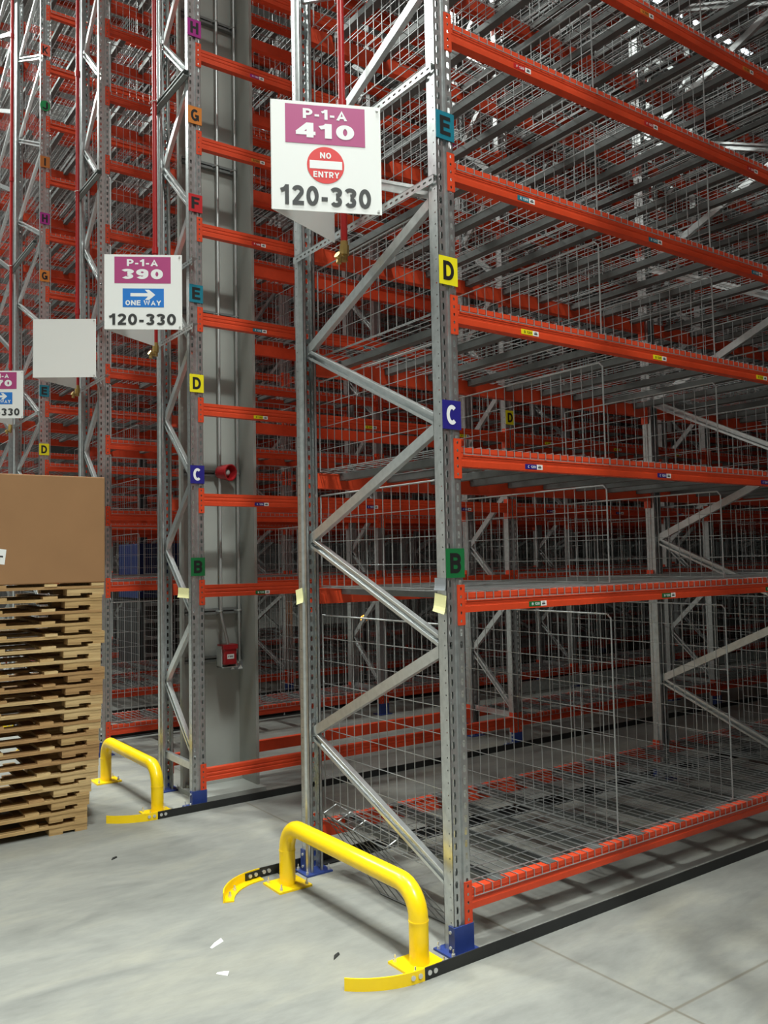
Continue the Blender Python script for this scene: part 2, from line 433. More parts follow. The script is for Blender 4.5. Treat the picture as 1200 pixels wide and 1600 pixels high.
def post_plain(H):
    m = MB()
    m.box((0, 0, 0), (0.034, 0.003, H)); m.box((0.056, 0, 0), (PW, 0.003, H)); m.box((0.034, 0.008, 0), (0.056, 0.011, H))
    m.box((0, 0.003, 0), (0.003, PD, H)); m.box((PW-0.003, 0.003, 0), (PW, PD, H))
    m.box((0.003, PD-0.003, 0), (0.022, PD, H)); m.box((PW-0.022, PD-0.003, 0), (PW-0.003, PD, H))
    return m
def mirror(mb, D):
    mb.v = [(x, D-y, z) for x, y, z in mb.v]; mb.flip(); return mb
def foot(mb):
    mb.box((-0.03, -0.028, 0), (PW+0.03, 0.10, 0.008))
    mb.box((-0.006, -0.008, 0.008), (PW+0.006, -0.002, 0.112))
    mb.box((-0.006, -0.002, 0.008), (-0.002, 0.030, 0.112)); mb.box((PW+0.002, -0.002, 0.008), (PW+0.006, 0.030, 0.112))
    return mb
def bolts(mb, pts, r=0.009, h=0.02):
    for x, y in pts:
        mb.rod((x, y, 0.0), (x, y, h), r, 6); mb.rod((x, y, h), (x, y, h+0.016), r*0.45, 6)
    return mb
def brace_mb(p, q, style):
    m = MB(); W, Dp, T = 0.044, 0.026, 0.003
    if style == 0:      # web towards the row end
        m.bar(p, q, T, W, off=(-Dp/2, 0)); m.bar(p, q, Dp, T, off=(0, -W/2)); m.bar(p, q, Dp, T, off=(0, W/2))
    else:               # open side towards the row end, with lips
        m.bar(p, q, T, W, off=(Dp/2, 0)); m.bar(p, q, Dp, T, off=(0, -W/2)); m.bar(p, q, Dp, T, off=(0, W/2))
        m.bar(p, q, T, 0.012, off=(-Dp/2, -W/2+0.006)); m.bar(p, q, T, 0.012, off=(-Dp/2, W/2-0.006))
    return m

H_POST = {1: 8.2, 2: 8.2, 3: 8.2, 4: 8.2, 5: 10.0, 6: 10.0, 7: 9.6}
_pm = {}
def post_mesh(kind, H, D, rear):
    key = (kind, H, D, rear)
    if key not in _pm:
        mb = post_detailed(H) if kind == 'det' else post_plain(H)
        if rear: mirror(mb, D)
        _pm[key] = mb.mesh('post', 'galv')
    return _pm[key]
def foot_mesh(D, rear):
    key = ('foot', D, rear)
    if key not in _pm:
        mb = foot(MB())
        if rear: mirror(mb, D)
        _pm[key] = mb.mesh('foot_plate', 'blue')
    return _pm[key]
def footbolt_mesh(D, rear):
    key = ('fb', D, rear)
    if key not in _pm:
        out = []
        for px in ((-0.018, -0.012), (-0.018, 0.08), (PW+0.018, 0.08)): out.append(bolts(MB(), (px,), 0.008, 0.02))
        for zz in (0.03, 0.09):
            mb = MB(); mb.rod((-0.006, 0.016, zz), (-0.011, 0.016, zz), 0.007, 8); out.append(mb)
        _pm[key] = [(mirror(mb, D) if rear else mb).mesh('anchor_bolt', 'zinc') for mb in out]
    return _pm[key]
_bm = {}
def brace_nodes(D, H):
    if D > 1:
        near = [0.25, 1.215, 2.145, 3.12, 4.09, 5.06, 6.03, 7.0, 7.97, 8.94]
        back = [0.70, 1.685, 2.67, 3.655, 4.6, 5.57, 6.54, 7.51, 8.48, 9.45]
    else:
        near = [0.30, 1.22, 2.14, 3.06, 3.98, 4.90, 5.82, 6.74, 7.66]
        back = [0.76, 1.68, 2.60, 3.52, 4.44, 5.36, 6.28, 7.20]
    n = []
    for a, c in zip(near, back): n += [(0.05, a), (D-0.05, c)]
    return [p for p in n if p[1] < H-0.05]
def frame(row, k, detail):
    R = ROWS[row]; D = R['d']; H = H_POST[row]
    x = k*LP
    nm = R['nm']
    if k == 0: lab = {1: 'galvanised end frame of the no-entry rack, nearest the camera',
                      2: 'galvanised end frame beside the grey steel column, under the one-way 390 sign',
                      3: 'galvanised end frame carrying the blank white sign',
                      4: 'galvanised end frame behind the cropped one-way sign, lettered D to K'}.get(row, 'galvanised upright frame at the end of the %s' % nm)
    else: lab = 'galvanised upright frame, %s from the end of the %s' % (ORD[k], nm)
    root = empty('upright_frame', (x, R['y'], 0), lab, 'rack upright', 'upright frames of the racks')
    kind = 'det' if detail > 1 else 'plain'
    for rear in (False, True):
        p = link('post', post_mesh(kind, H, D, rear), root)
        if detail > 1:
            md = p.modifiers.new('sheet', 'SOLIDIFY'); md.thickness = 0.002; md.offset = -1
        if detail > 0:
            fp = link('foot_plate', foot_mesh(D, rear), p)
            if detail > 1:
                for fb in footbolt_mesh(D, rear): link('anchor_bolt', fb, p)
    nodes = brace_nodes(D, H)
    if detail > 0:
        for i, (p, q) in enumerate(zip(nodes, nodes[1:])):
            key = ('br', D, i)
            if key not in _bm:
                _bm[key] = brace_mb((PW/2, p[0], p[1]), (PW/2, q[0], q[1]), 1 if q[0] > p[0] else 0).mesh('brace', 'bracing')
            link('brace', _bm[key], root)
        key = ('hb', D)
        if key not in _bm:
            _bm[key] = brace_mb((PW/2, 0.04, 0.25), (PW/2, D-0.04, 0.25), 0).mesh('brace', 'bracing')
        if D < 1: link('brace', _bm[key], root)
    else:
        key = ('brs', D)
        if key not in _bm:
            mb = MB()
            for p, q in zip(nodes, nodes[1:]): mb.bar((PW/2, p[0], p[1]), (PW/2, q[0], q[1]), 0.03, 0.044)
            _bm[key] = mb.mesh('bracing', 'galv')
        link('bracing', _bm[key], root)
    return root
FR = {}
for row, R in ROWS.items():
    for k in range(R['bays']+1):
        if in_view([(k*LP, R['y']+yy, zz) for yy in (0, R['d']) for zz in (0, 1, 2, 3, 4, 5, 6, 7, 8)]) is None: continue
        det = 2 if (k == 0 and row <= 4) or (row <= 2 and k == 1) else (1 if row <= 4 else 0)
        FR[row, k] = frame(row, k, det)

# unseen rack added across the near aisle, just outside the frame, to shade it
ROWS[0] = dict(y=-2.85, d=1.2, bays=3, top='K', nm='added shading rack across the near aisle')
H_POST[0] = 8.2
for k in range(4):
    fr = frame(0, k, 1); fr.location.x += 0.2
    if k == 0: fr['label'] = 'galvanised end frame of the added shading rack across the near aisle'
# letter plates on the aisle posts of the first frames
def letter_plate(root, lv, z, square=True):
    mb = MB()
    if lv == 'J':
        mb.prism([(0.045+0.052*math.cos(t*math.pi/12), z+0.056*math.sin(t*math.pi/12)) for t in range(24)], 'y', -0.007, -0.004)
    else: mb.box((-0.004, -0.007, z-0.06), (0.094, -0.004, z+0.06))
    p = link('letter_plate', mb.mesh('letter_plate', 'lv'+lv), root, label='%s plate reading %s' % (LEVEL_WORD[lv], lv))
    t = link('letter', text_mesh(lv, 0.082, 0.058 if lv not in 'I' else None, 'inkwhite' if lv == 'C' else 'inkblack', 0.025), p, (0.045, -0.0072, z))
for lv, z in zip('BCDE', (1.559, 2.171, 2.777, 3.399)): letter_plate(FR[1, 0], lv, z)
for lv, z in zip('BCDEFGH', (1.556, 2.164, 2.771, 3.376, 3.993, 4.60, 5.21)): letter_plate(FR[2, 0], lv, z)
for lv in 'DEFGHIJK': letter_plate(FR[4, 0], lv, LV[lv]+0.14)
letter_plate(FR[2, 1], 'D', LV['D']+0.13)

# slotted bars that carry the signs
def sign_bar(root, y0, y1, z):
    mb = MB()
    mb.strip((-0.012, y0, z-0.018), (0, 0, 1), (0, 1, 0), 0.036, y1-y0, 0.04, 0.005, 0.010)
    mb.box((-0.012, y0, z+0.016), (0.03, y1, z+0.019))
    link('sign_bar', mb.mesh('sign_bar', 'galv'), root)
for z in (3.165, 3.645): sign_bar(FR[1, 0], 0.01, 1.19, z)
for z in (3.135, 3.575): sign_bar(FR[2, 0], -0.08, 0.56, z)
for z in (3.135, 3.59): sign_bar(FR[3, 0], -0.2, 0.56, z)
for z in (3.17, 3.64): sign_bar(FR[4, 0], 0.04, 1.16, z)

# ------------------------------------------------------------------ beams, decks, dividers
BL = LP-PW
def beam_profile_mesh(rear, D, with_conn):
    y = lambda t: (D-t) if rear else t
    prof = [(0.0, 0.0), (BD, 0.0), (BD, -BH), (0.0, -BH), (0.0, -0.055), (0.0025, -0.052), (0.0025, -0.046), (0.0, -0.043),
            (0.0, -0.032), (0.0025, -0.029), (0.0025, -0.023), (0.0, -0.020)]
    mb = MB()
    poly = [(y(a), c) for a, c in prof]
    if not rear: poly = poly[::-1]
    mb.prism(poly, 'x', PW+0.002, LP-0.002)
    if with_conn: conn(mb, rear, D)
    return mb
def conn(mb, rear, D):
    tmp = MB()
    for x0, x1, xe0, xe1 in ((PW-0.036, PW+0.001, PW, PW+0.004), (LP-0.001, LP+0.036, LP-0.004, LP)):
        n = 5; ln = 0.165
        # aisle leg of the end plate with its row of holes
        tmp.strip((x0, -0.0045, -0.13), (1, 0, 0), (0, 0, 1), x1-x0, ln, ln/n, 0.0045, 0.006)
        tmp.box((x0, -0.0042, -0.13), (x0+0.001, 0.0, -0.13+ln)); tmp.box((x0, -0.0042, -0.131), (x1, 0, -0.13)); tmp.box((x0, -0.0042, -0.131+ln), (x1, 0, -0.13+ln))
        tmp.box((xe0, -0.0045, -0.13), (xe1, 0.05, -0.13+ln))
    if rear: mirror(tmp, D)
    mb.add(tmp.v, tmp.f)
def conn_mesh(rear, D, side):
    tmp = MB(); conn(tmp, rear, D)
    # keep one side
    keep = [f for f in tmp.f if (sum(tmp.v[i][0] for i in f)/len(f) < LP/2) == (side == 0)]
    tmp.f = keep
    used = sorted({i for f in keep for i in f}); mp = {j: i for i, j in enumerate(used)}
    tmp.v = [tmp.v[i] for i in used]; tmp.f = [tuple(mp[i] for i in f) for f in keep]
    return tmp.mesh('end_connector', 'orange')

WR = 0.0022
def deck_mb(D, w=0.93):
    """wire mesh deck panel, x 0..w, wires drop over both beams; and its channels separately"""
    m = MB()
    n = int(round(w/0.05))
    for i in range(n+1):
        x = 0.006+(w-0.012)*i/n
        m.rod((x, -0.005, 0.004), (x, D+0.005, 0.004), WR)
        m.rod((x, -0.005, 0.006), (x, -0.005, -0.029), WR)
        m.rod((x, D+0.005, 0.006), (x, D+0.005, -0.029), WR)
    k = int(round((D-0.12)/0.11))
    for i in range(k+1):
        yy = 0.06+(D-0.12)*i/k
        m.rod((0.0, yy, 0.008), (w, yy, 0.008), WR)
    for yy in (-0.0065, D+0.0065):
        m.rod((0.0, yy, -0.028), (w, yy, -0.028), WR)
    return m
def channel_mb(D):
    m = MB(); W = 0.046
    m.box((-W/2, BD+0.002, -0.034), (W/2, D-BD-0.002, -0.0315))
    m.box((-W/2, BD+0.002, -0.0315), (-W/2+0.0025, D-BD-0.002, 0.001)); m.box((W/2-0.0025, BD+0.002, -0.0315), (W/2, D-BD-0.002, 0.001))
    for a, c in ((0.004, BD+0.03), (D-BD-0.03, D-0.004)):
        m.box((-W/2-0.008, a, 0.0005), (W/2+0.008, c, 0.0028))
    return m
CHX = (0.155, 0.465, 0.775)
def divider_mb(D, h):
    m = MB(); y0, y1 = 0.05, D-0.04; R = 0.0042
    m.rod((0, y0, 0.012), (0, y0, h-0.02), R, 6); m.rod((0, y0, h-0.02), (0, y0+0.02, h), R, 6); m.rod((0, y0+0.02, h), (0, y1, h), R, 6)
    m.rod((0, y1, h), (0, y1, 0.012), R, 6); m.rod((0, y0, 0.014), (0, y1, 0.014), 0.003, 4)
    n = int(round((y1-y0)/0.068))
    for i in range(1, n): m.rod((0.004, y0+(y1-y0)*i/n, 0.012), (0.004, y0+(y1-y0)*i/n, h), 0.0021)
    k = int(round(h/0.122))
    for i in range(1, k): m.rod((0, y0, h*i/k), (0, y1, h*i/k), 0.0021)
    return m
def backmesh_mb(w, h):
    m = MB(); R = 0.0042
    m.rod((0, 0, 0.02), (0, 0, h), R, 6); m.rod((0, 0, h), (w, 0, h), R, 6); m.rod((w, 0, h), (w, 0, 0.02), R, 6); m.rod((w, 0, 0.02), (0, 0, 0.02), R, 6)
    n = int(w/0.06)
    for i in range(1, n): m.rod((w*i/n, 0.004, 0.02), (w*i/n, 0.004, h), 0.0021)
    k = int(round(h/0.12))
    for i in range(1, k): m.rod((0, 0, h*i/k), (w, 0, h*i/k), 0.0021)
    return m

# mesh library
ML = {}
for D in (0.6, 1.2):
    for rear in (False, True):
        ML['beam', rear, D, False] = beam_profile_mesh(rear, D, False).mesh('rack_beam', 'orange')
        ML['beam', rear, D, True] = beam_profile_mesh(rear, D, True).mesh('rack_beam', 'orange')
        for s in (0, 1): ML['conn', rear, D, s] = conn_mesh(rear, D, s)
    dm = deck_mb(D)
    ML['deck', D, 'wires'] = dm.mesh('wire_deck', 'wire')
    ch = channel_mb(D); ML['chan', D] = ch.mesh('support_channel', 'channel')
    full = MB(); full.add(dm.v, dm.f)
    for cx in CHX: full.add([(x+cx, y, z) for x, y, z in ch.v], ch.f)
    me = full.mesh('wire_deck', 'wire'); me.materials.append(M['channel'])
    for i, p in enumerate(me.polygons): p.material_index = 0 if i < len(dm.f) else 1
    ML['deck', D, 'all'] = me
    ML['div', D, 'low'] = divider_mb(D, 1.055).mesh('mesh_divider', 'wire')
    ML['div', D, 'high'] = divider_mb(D, 0.485).mesh('mesh_divider', 'wire')
ML['back', 'low'] = backmesh_mb(0.90, 1.02).mesh('back_mesh', 'wire')
ML['back', 'high'] = backmesh_mb(0.90, 0.46).mesh('back_mesh', 'wire')

# location labels on beams
def loc_label_parts(lv):
    key = ('loc', lv)
    if key not in ML:
        mb = MB(); mb.box((0, -0.0012, -0.011), (0.072, 0.0, 0.011)); ML[key] = mb.mesh('location_label', 'lv'+lv)
        mb = MB(); mb.box((0.072, -0.0012, -0.011), (0.108, 0.0, 0.011)); ML['locw'] = mb.mesh('barcode_patch', 'paper')
        mb = MB(); mb.box((0.080, -0.0018, -0.005), (0.100, -0.0012, 0.001)); mb.box((0.083, -0.0018, 0.003), (0.098, -0.0012, 0.006)); ML['locb'] = mb.mesh('barcode', 'charcoal')
    return ML[key]
def add_loc_labels(beam, lv, xs):
    for x in xs:
        p = link('location_label', loc_label_parts(lv), beam, (x, -0.0002, -0.062), label='%s and white location sticker' % LEVEL_WORD.get(lv, ''))
        link('barcode_patch', ML['locw'], p); link('barcode', ML['locb'], p)
        link('lettering', text_mesh(lv+' 120', 0.011, 0.048, 'inkblack' if lv in 'DG' else 'inkwhite', 0.01), p, (0.040, -0.0014, 0))

specs = []     # (kind, mesh, location, label, group, category, extra, view distance)
def spec(kind, me, loc, label, group, cat, pts, extra=None):
    d = in_view(pts)
    if d is None:
        if loc[0] > 2.9 or loc[1] > 7: return
        d = 90.0
    specs.append(dict(kind=kind, me=me, loc=loc, label=label, group=group, cat=cat, d=d, extra=extra))
THIRD = ['near third', 'middle third', 'far third']
for row, R in ROWS.items():
    if row == 0: continue
    D, y0, nm = R['d'], R['y'], R['nm']
    for bay in range(R['bays']):
        x = bay*LP
        for i, lv in enumerate(LETTERS[:LETTERS.index(R['top'])+1]):
            z = LV[lv]
            bayw = '%s bay' % ORD[bay]
            rich = row <= 2 and bay < 2
            for rear in (False, True):
                yy = y0+D if rear else y0
                me = ML['beam', rear, D, not rich]
                side = 'rear' if rear else 'front'
                pts = [(x+t*LP, yy, z) for t in (0, .25, .5, .75, 1)]
                spec('rack_beam', me, (x, y0, z), 'orange %s beam at level %s in the %s of the %s' % (side, lv, bayw, nm),
                     'orange beams of the racks', 'rack beam', pts, ('beam', rear, D, lv, row, bay) if rich else None)
            if row == 2 and bay == 0: continue
            for t in range(3):
                dx = x+PW+0.012+t*0.9235
                pts = [(dx, y0, z), (dx+.9, y0, z), (dx, y0+D, z), (dx+.9, y0+D, z)]
                rd = row == 1
                spec('wire_deck', ML['deck', D, 'wires' if rd else 'all'], (dx, y0, z), 'wire deck at level %s, %s of the %s, %s' % (lv, THIRD[t], bayw, nm),
                     'wire decks on the rack beams', 'wire deck', pts, ('deck', D) if rd else None)
                h = 'low' if lv == 'A' else 'high'
                px = x+0.118+t*0.945
                spec('mesh_divider', ML['div', D, h], (px, y0, z), 'wire mesh divider on level %s, %s in the %s, %s' % (lv, ORD[t], bayw, nm),
                     'mesh dividers between the bays', 'mesh divider', [(px, y0+a*D, z+c) for a in (0, .5, 1) for c in (0, .5)])
                if row == 3 and bay < 2:
                    px = x+0.112+t*0.925
                    spec('back_mesh', ML['back', h], (px, y0+0.052, z), 'upright wire back panel above level %s, %s of the %s, %s' % (lv, THIRD[t], bayw, nm),
                         'wire back panels of the blank-sign rack', 'back mesh', [(px+a, y0, z+c) for a in (0, .9) for c in (0, .5)])

def stuff(name, items, label, cat):
    vs, fs, mi = [], [], []
    for it in items:
        o = len(vs); lx, ly, lz = it['loc']
        vs += [(v.co.x+lx, v.co.y+ly, v.co.z+lz) for v in it['me'].vertices]
        fs += [tuple(i+o for i in p.vertices) for p in it['me'].polygons]; mi += [p.material_index for p in it['me'].polygons]
    me = bpy.data.meshes.new(name); me.from_pydata(vs, [], fs); me.update()
    for mm in items[0]['me'].materials: me.materials.append(mm)
    me.polygons.foreach_set('material_index', mi)
    o = link(name, me); tag(o, label, cat, None, 'stuff')
CAP = {'rack_beam': 298, 'wire_deck': 298, 'mesh_divider': 298, 'back_mesh': 298}
STUFF_D = 80
STUFF_LABEL = {'rack_beam': 'orange beams of the racks too high up or too far back to tell apart', 'wire_deck': 'wire decks of the racks too high up or too far back to tell apart',
               'back_mesh': 'wire back panels high up in the blank-sign rack', 'mesh_divider': 'wire mesh dividers too high up or too far back to tell apart'}
for kind in CAP:
    L = sorted([s for s in specs if s['kind'] == kind], key=lambda s: s['d'])
    near_n = min(CAP[kind], len([q for q in L if q['d'] < STUFF_D]))
    for s in L[:near_n]:
        o = link(kind, s['me'], None, s['loc']); tag(o, s['label'], s['cat'], s['group'])
        e = s['extra']
        if e and e[0] == 'beam':
            for side in (0, 1): link('end_connector', ML['conn', e[1], e[2], side], o)
            if not e[1] and e[3] in 'BCDEFGH': add_loc_labels(o, e[3], (0.465, 1.395, 2.33))
        elif e and e[0] == 'deck':
            for cx in CHX: link('support_channel', ML['chan', e[1]], o, (cx, 0, 0))
    if L[near_n:]:
        stuff('distant_'+kind+('es' if kind.endswith('h') else 's'), L[near_n:], STUFF_LABEL[kind], L[0]['cat'])
near = dict(rack_beam=[], wire_deck=[])  # beams and decks of the unseen rack added to block light
for bay in range(3):
    for lv in LETTERS[:11]:
        for rear in (False, True): near['rack_beam'].append(dict(me=ML['beam', rear, 1.2, True], loc=(0.2+bay*LP, -2.85, LV[lv])))
        for t in range(3): near['wire_deck'].append(dict(me=ML['deck', 1.2, 'all'], loc=(0.2+bay*LP+PW+0.012+t*0.9235, -2.85, LV[lv])))
stuff('shading_rack_beams', near['rack_beam'], 'orange beams of the added shading rack across the near aisle', 'rack beam')
stuff('shading_rack_decks', near['wire_deck'], 'wire decks of the added shading rack across the near aisle', 'wire deck')
print('COUNTS', {k: len([s for s in specs if s['kind'] == k]) for k in CAP})

# ------------------------------------------------------------------ signs
def sign(name_pts, label, draw):
    """name_pts: apex, wing end facing us, other wing end, z0, z1"""
    apex, e1, e2, z0, z1 = name_pts
    root = empty('aisle_sign', (apex[0], apex[1], z0), label, 'sign', 'aisle signs on the rack ends')
    T = 0.003
    A = Vector((apex[0], apex[1], 0))
    def wing(e):
        E_ = Vector((e[0], e[1], 0)); d = (E_-A); n = Vector((-d.y, d.x, 0)).normalized()*T
        mb = MB()
        P = [A, E_, E_+n, A+n]
        if n.dot(Vector((1, 0, 0))) < 0: P = [A-n, E_-n, E_, A]
        mb.add([(p.x-apex[0], p.y-apex[1], 0) for p in P]+[(p.x-apex[0], p.y-apex[1], z1-z0) for p in P],
               [(0, 3, 2, 1), (4, 5, 6, 7), (0, 1, 5, 4), (1, 2, 6, 5), (2, 3, 7, 6), (3, 0, 4, 7)])
        return mb
    link('sign_face', wing(e1).mesh('sign_face', 'white'), root)
    link('sign_wing', wing(e2).mesh('sign_wing', 'white'), root)
    d = Vector((e1[0]-apex[0], e1[1]-apex[1], 0)); W = d.length; ang = math.atan2(d.y, d.x); H = z1-z0
    nrm = Vector((math.sin(ang), -math.cos(ang), 0))
    def place(me, nm, u, v, lift=0.001, parent=root, label=None):
        o = link(nm, me, parent, d*u + Vector((0, 0, H*(1-v))) + nrm*lift, label); o.rotation_euler = (0, 0, ang); return o
    def rect(u0, v0, u1, v1, m, nm, lift=0.0012):
        mb = MB(); mb.box((-(u1-u0)*W/2, -0.0003, -(v1-v0)*H/2), ((u1-u0)*W/2, 0.0003, (v1-v0)*H/2))
        return place(mb.mesh(nm, m), nm, (u0+u1)/2, (v0+v1)/2, lift)
    def txt(t, u, v, h, wd, m, bold=0.02, lift=0.0022):
        return place(text_mesh(t, h*H, wd*W, m, bold), 'lettering', u, v, lift, label='lettering reading %s' % t)
    mb = MB()
    for vv in (0.03, 0.97): mb.rod((d.x*0.97, d.y*0.97, H*(1-vv)), tuple(d*0.97+nrm*0.006+Vector((0, 0, H*(1-vv)))), 0.006, 8)
    link('screw', mb.mesh('screw', 'zinc'), root)
    if draw: draw(rect, txt, place, W, H)
    return root
def disc_mesh(rx, m):
    mb = MB(); mb.prism([(rx*math.cos(t*math.pi/24), rx*math.sin(t*math.pi/24)) for t in range(48)], 'y', -0.0003, 0.0003); return mb.mesh('no_entry_disc', m)
def top_panel(rect, txt, num):
    rect(0.13, 0.03, 0.855, 0.385, 'purple', 'purple_panel')
    txt('P-1-A', 0.49, 0.11, 0.092, 0.40, 'inkwhite', 0.03)
    txt(num, 0.49, 0.262, 0.135, 0.53, 'inkwhite', 0.045)
def draw_no_entry(rect, txt, place, W, H):
    top_panel(rect, txt, '410')
    place(disc_mesh(0.168*H, 'red'), 'no_entry_disc', 0.49, 0.575, 0.0012)
    rect(0.345, 0.535, 0.64, 0.61, 'inkwhite', 'white_bar', 0.0019)
    txt('NO', 0.49, 0.487, 0.055, 0.10, 'inkwhite'); txt('ENTRY', 0.495, 0.662, 0.055, 0.235, 'inkwhite')
    txt('120-330', 0.49, 0.862, 0.178, 0.82, 'charcoal', 0.02)
def draw_one_way(num):
    def f(rect, txt, place, W, H):
        top_panel(rect, txt, num)
        rect(0.235, 0.455, 0.765, 0.705, 'blueprint', 'blue_panel')
        mb = MB(); s = H
        poly = [(-0.165, -0.022), (0.06, -0.022), (0.02, -0.068), (0.075, -0.068), (0.155, 0.0), (0.075, 0.068), (0.02, 0.068), (0.06, 0.022), (-0.165, 0.022)]
        poly = [(a*W, c*H) for a, c in poly]
        mb.prism([(a, c) for a, c in poly], 'y', -0.0003, 0.0003)
        place(mb.mesh('arrow', 'inkwhite'), 'arrow', 0.5, 0.54, 0.002)
        txt('ONE WAY', 0.5, 0.648, 0.068, 0.46, 'inkwhite', 0.02)
        txt('120-330', 0.49, 0.868, 0.15, 0.86, 'charcoal', 0.02)
    return f
sign(((-0.478, 0.56), (-0.03, 0.355), (-0.03, 0.755), 3.122, 3.618), 'white V-shaped sign reading P-1-A 410 NO ENTRY 120-330', draw_no_entry)
sign(((-0.507, 2.78), (-0.08, 2.53), (-0.08, 3.035), 3.10, 3.593), 'white V-shaped sign reading P-1-A 390 ONE WAY 120-330', draw_one_way('390'))
sign(((-0.508, 4.63), (-0.08, 4.351), (-0.08, 4.915), 3.127, 3.613), 'blank white V-shaped sign above the cardboard box', None)
sign(((-0.49, 7.10), (-0.08, 6.85), (-0.08, 7.36), 3.152, 3.66), 'white one-way sign cropped by the photo edge, ending 330', draw_one_way('370'))

# ------------------------------------------------------------------ sprinkler pipes
def sprinkler(x, y, z0, label, strut=None):
    root = empty('sprinkler_pipe', (x, y, z0), label, 'sprinkler pipe', 'red drop pipes on the rack ends')
    mb = MB(); mb.tube([(0, 0, 0.09), (0, 0, 2), (0, 0, 4), (0, 0, 12.4-z0)], 0.0165, 14)
    for zz in (0.73, 2.9, 4.6): mb.tube([(0, 0, zz), (0, 0, zz+0.05)], 0.022, 14)
    o = link('pipe', mb.mesh('pipe', 'pipe'), root); auto_smooth(o)
    mb = MB(); mb.tube([(0, 0, 0.0), (0, 0, 0.03)], 0.016, 12); mb.tube([(0, 0, 0.03), (0, 0, 0.075)], 0.023, 8); mb.tube([(0, 0, 0.075), (0, 0, 0.095)], 0.019, 12)
    mb.tube([(0, 0, 0.012), (-0.035, -0.01, 0.012), (-0.04, -0.012, -0.02)], 0.013, 10); mb.tube([(-0.036, -0.011, 0.012), (-0.05, -0.014, 0.02)], 0.018, 8)
    o = link('brass_valve', mb.mesh('brass_valve', 'brass'), root, label='brass drain valve'); auto_smooth(o)
    if strut:
        ya, yb, zs = strut
        mb = MB(); x0 = 0.02
        mb.box((x0, ya-y, zs-z0-0.02), (x0+0.041, yb-y, zs-z0-0.017)); mb.box((x0, ya-y, zs-z0+0.017), (x0+0.041, yb-y, zs-z0+0.02)); mb.box((x0+0.038, ya-y, zs-z0-0.02), (x0+0.041, yb-y, zs-z0+0.02))
        mb.box((x0, ya-y, zs-z0-0.017), (x0+0.003, yb-y, zs-z0-0.010)); mb.box((x0, ya-y, zs-z0+0.010), (x0+0.003, yb-y, zs-z0+0.017))
        link('strut_bracket', mb.mesh('strut_bracket', 'darkstrut'), root)
        mb = MB(); mb.tube([(0, -0.03, zs-z0), (-0.02, -0.015, zs-z0), (-0.026, 0, zs-z0), (-0.02, 0.015, zs-z0), (0, 0.03, zs-z0)], 0.004, 6)
        link('pipe_clamp', mb.mesh('pipe_clamp', 'zinc'), root)
sprinkler(-0.06, 0.623, 2.985, 'red sprinkler drop pipe behind the NO ENTRY sign')
sprinkler(-0.06, 3.06, 3.035, 'red sprinkler drop pipe behind the 390 ONE WAY sign', (2.58, 3.19, 4.87))
sprinkler(-0.06, 4.947, 3.07, 'red sprinkler drop pipe behind the blank white sign', (4.45, 5.10, 4.91))
sprinkler(-0.06, 7.55, 3.09, 'red sprinkler drop pipe behind the cropped sign', (6.62, 8.0, 5.0))

# ------------------------------------------------------------------ yellow bumpers
def bumper(x, ya, yb, label):
    root = empty('bumper_rail', (x, ya, 0), label, 'bumper', 'yellow tubular bumpers at the rack ends')
    L_ = yb-ya; r = 0.039; zt = 0.293; br = 0.115
    pts = [(0, 0, 0.008), (0, 0, 0.1), (0, 0, zt-br)]
    for k in range(1, 9):
        t = k*math.pi/16; pts.append((0, br-br*math.cos(t), zt-br+br*math.sin(t)))
    pts += [(0, L_*0.5, zt)]
    for k in range(0, 9):
        t = k*math.pi/16; pts.append((0, L_-br+br*math.sin(t), zt-br+br*math.cos(t)))
    pts += [(0, L_, 0.1), (0, L_, 0.008)]
    mb = MB(); mb.tube(pts, r, 24)
    for yy in (0, L_): mb.tube([(0, yy, zt-br-0.012), (0, yy, zt-br-0.004)], r+0.0015, 24)
    o = link('tube_hoop', mb.mesh('tube_hoop', 'yellow'), root); auto_smooth(o)
    for yy in (0.0, L_):
        mb = MB(); mb.box((-0.09, yy-0.085, 0), (0.09, yy+0.085, 0.010))
        p = link('base_plate', mb.mesh('base_plate', 'yellow'), root)
        for bx in (-0.07, 0.07):
            for by in (-0.066, 0.066): link('anchor_bolt', bolts(MB(), [(bx, yy+by)], 0.008, 0.022).mesh('anchor_bolt', 'zinc'), p)
bumper(-0.155, 0.031, 1.078, 'yellow tubular bumper on the floor before the no-entry rack')
bumper(-0.212, 2.662, 3.688, 'yellow tubular bumper beside the pallet stack')

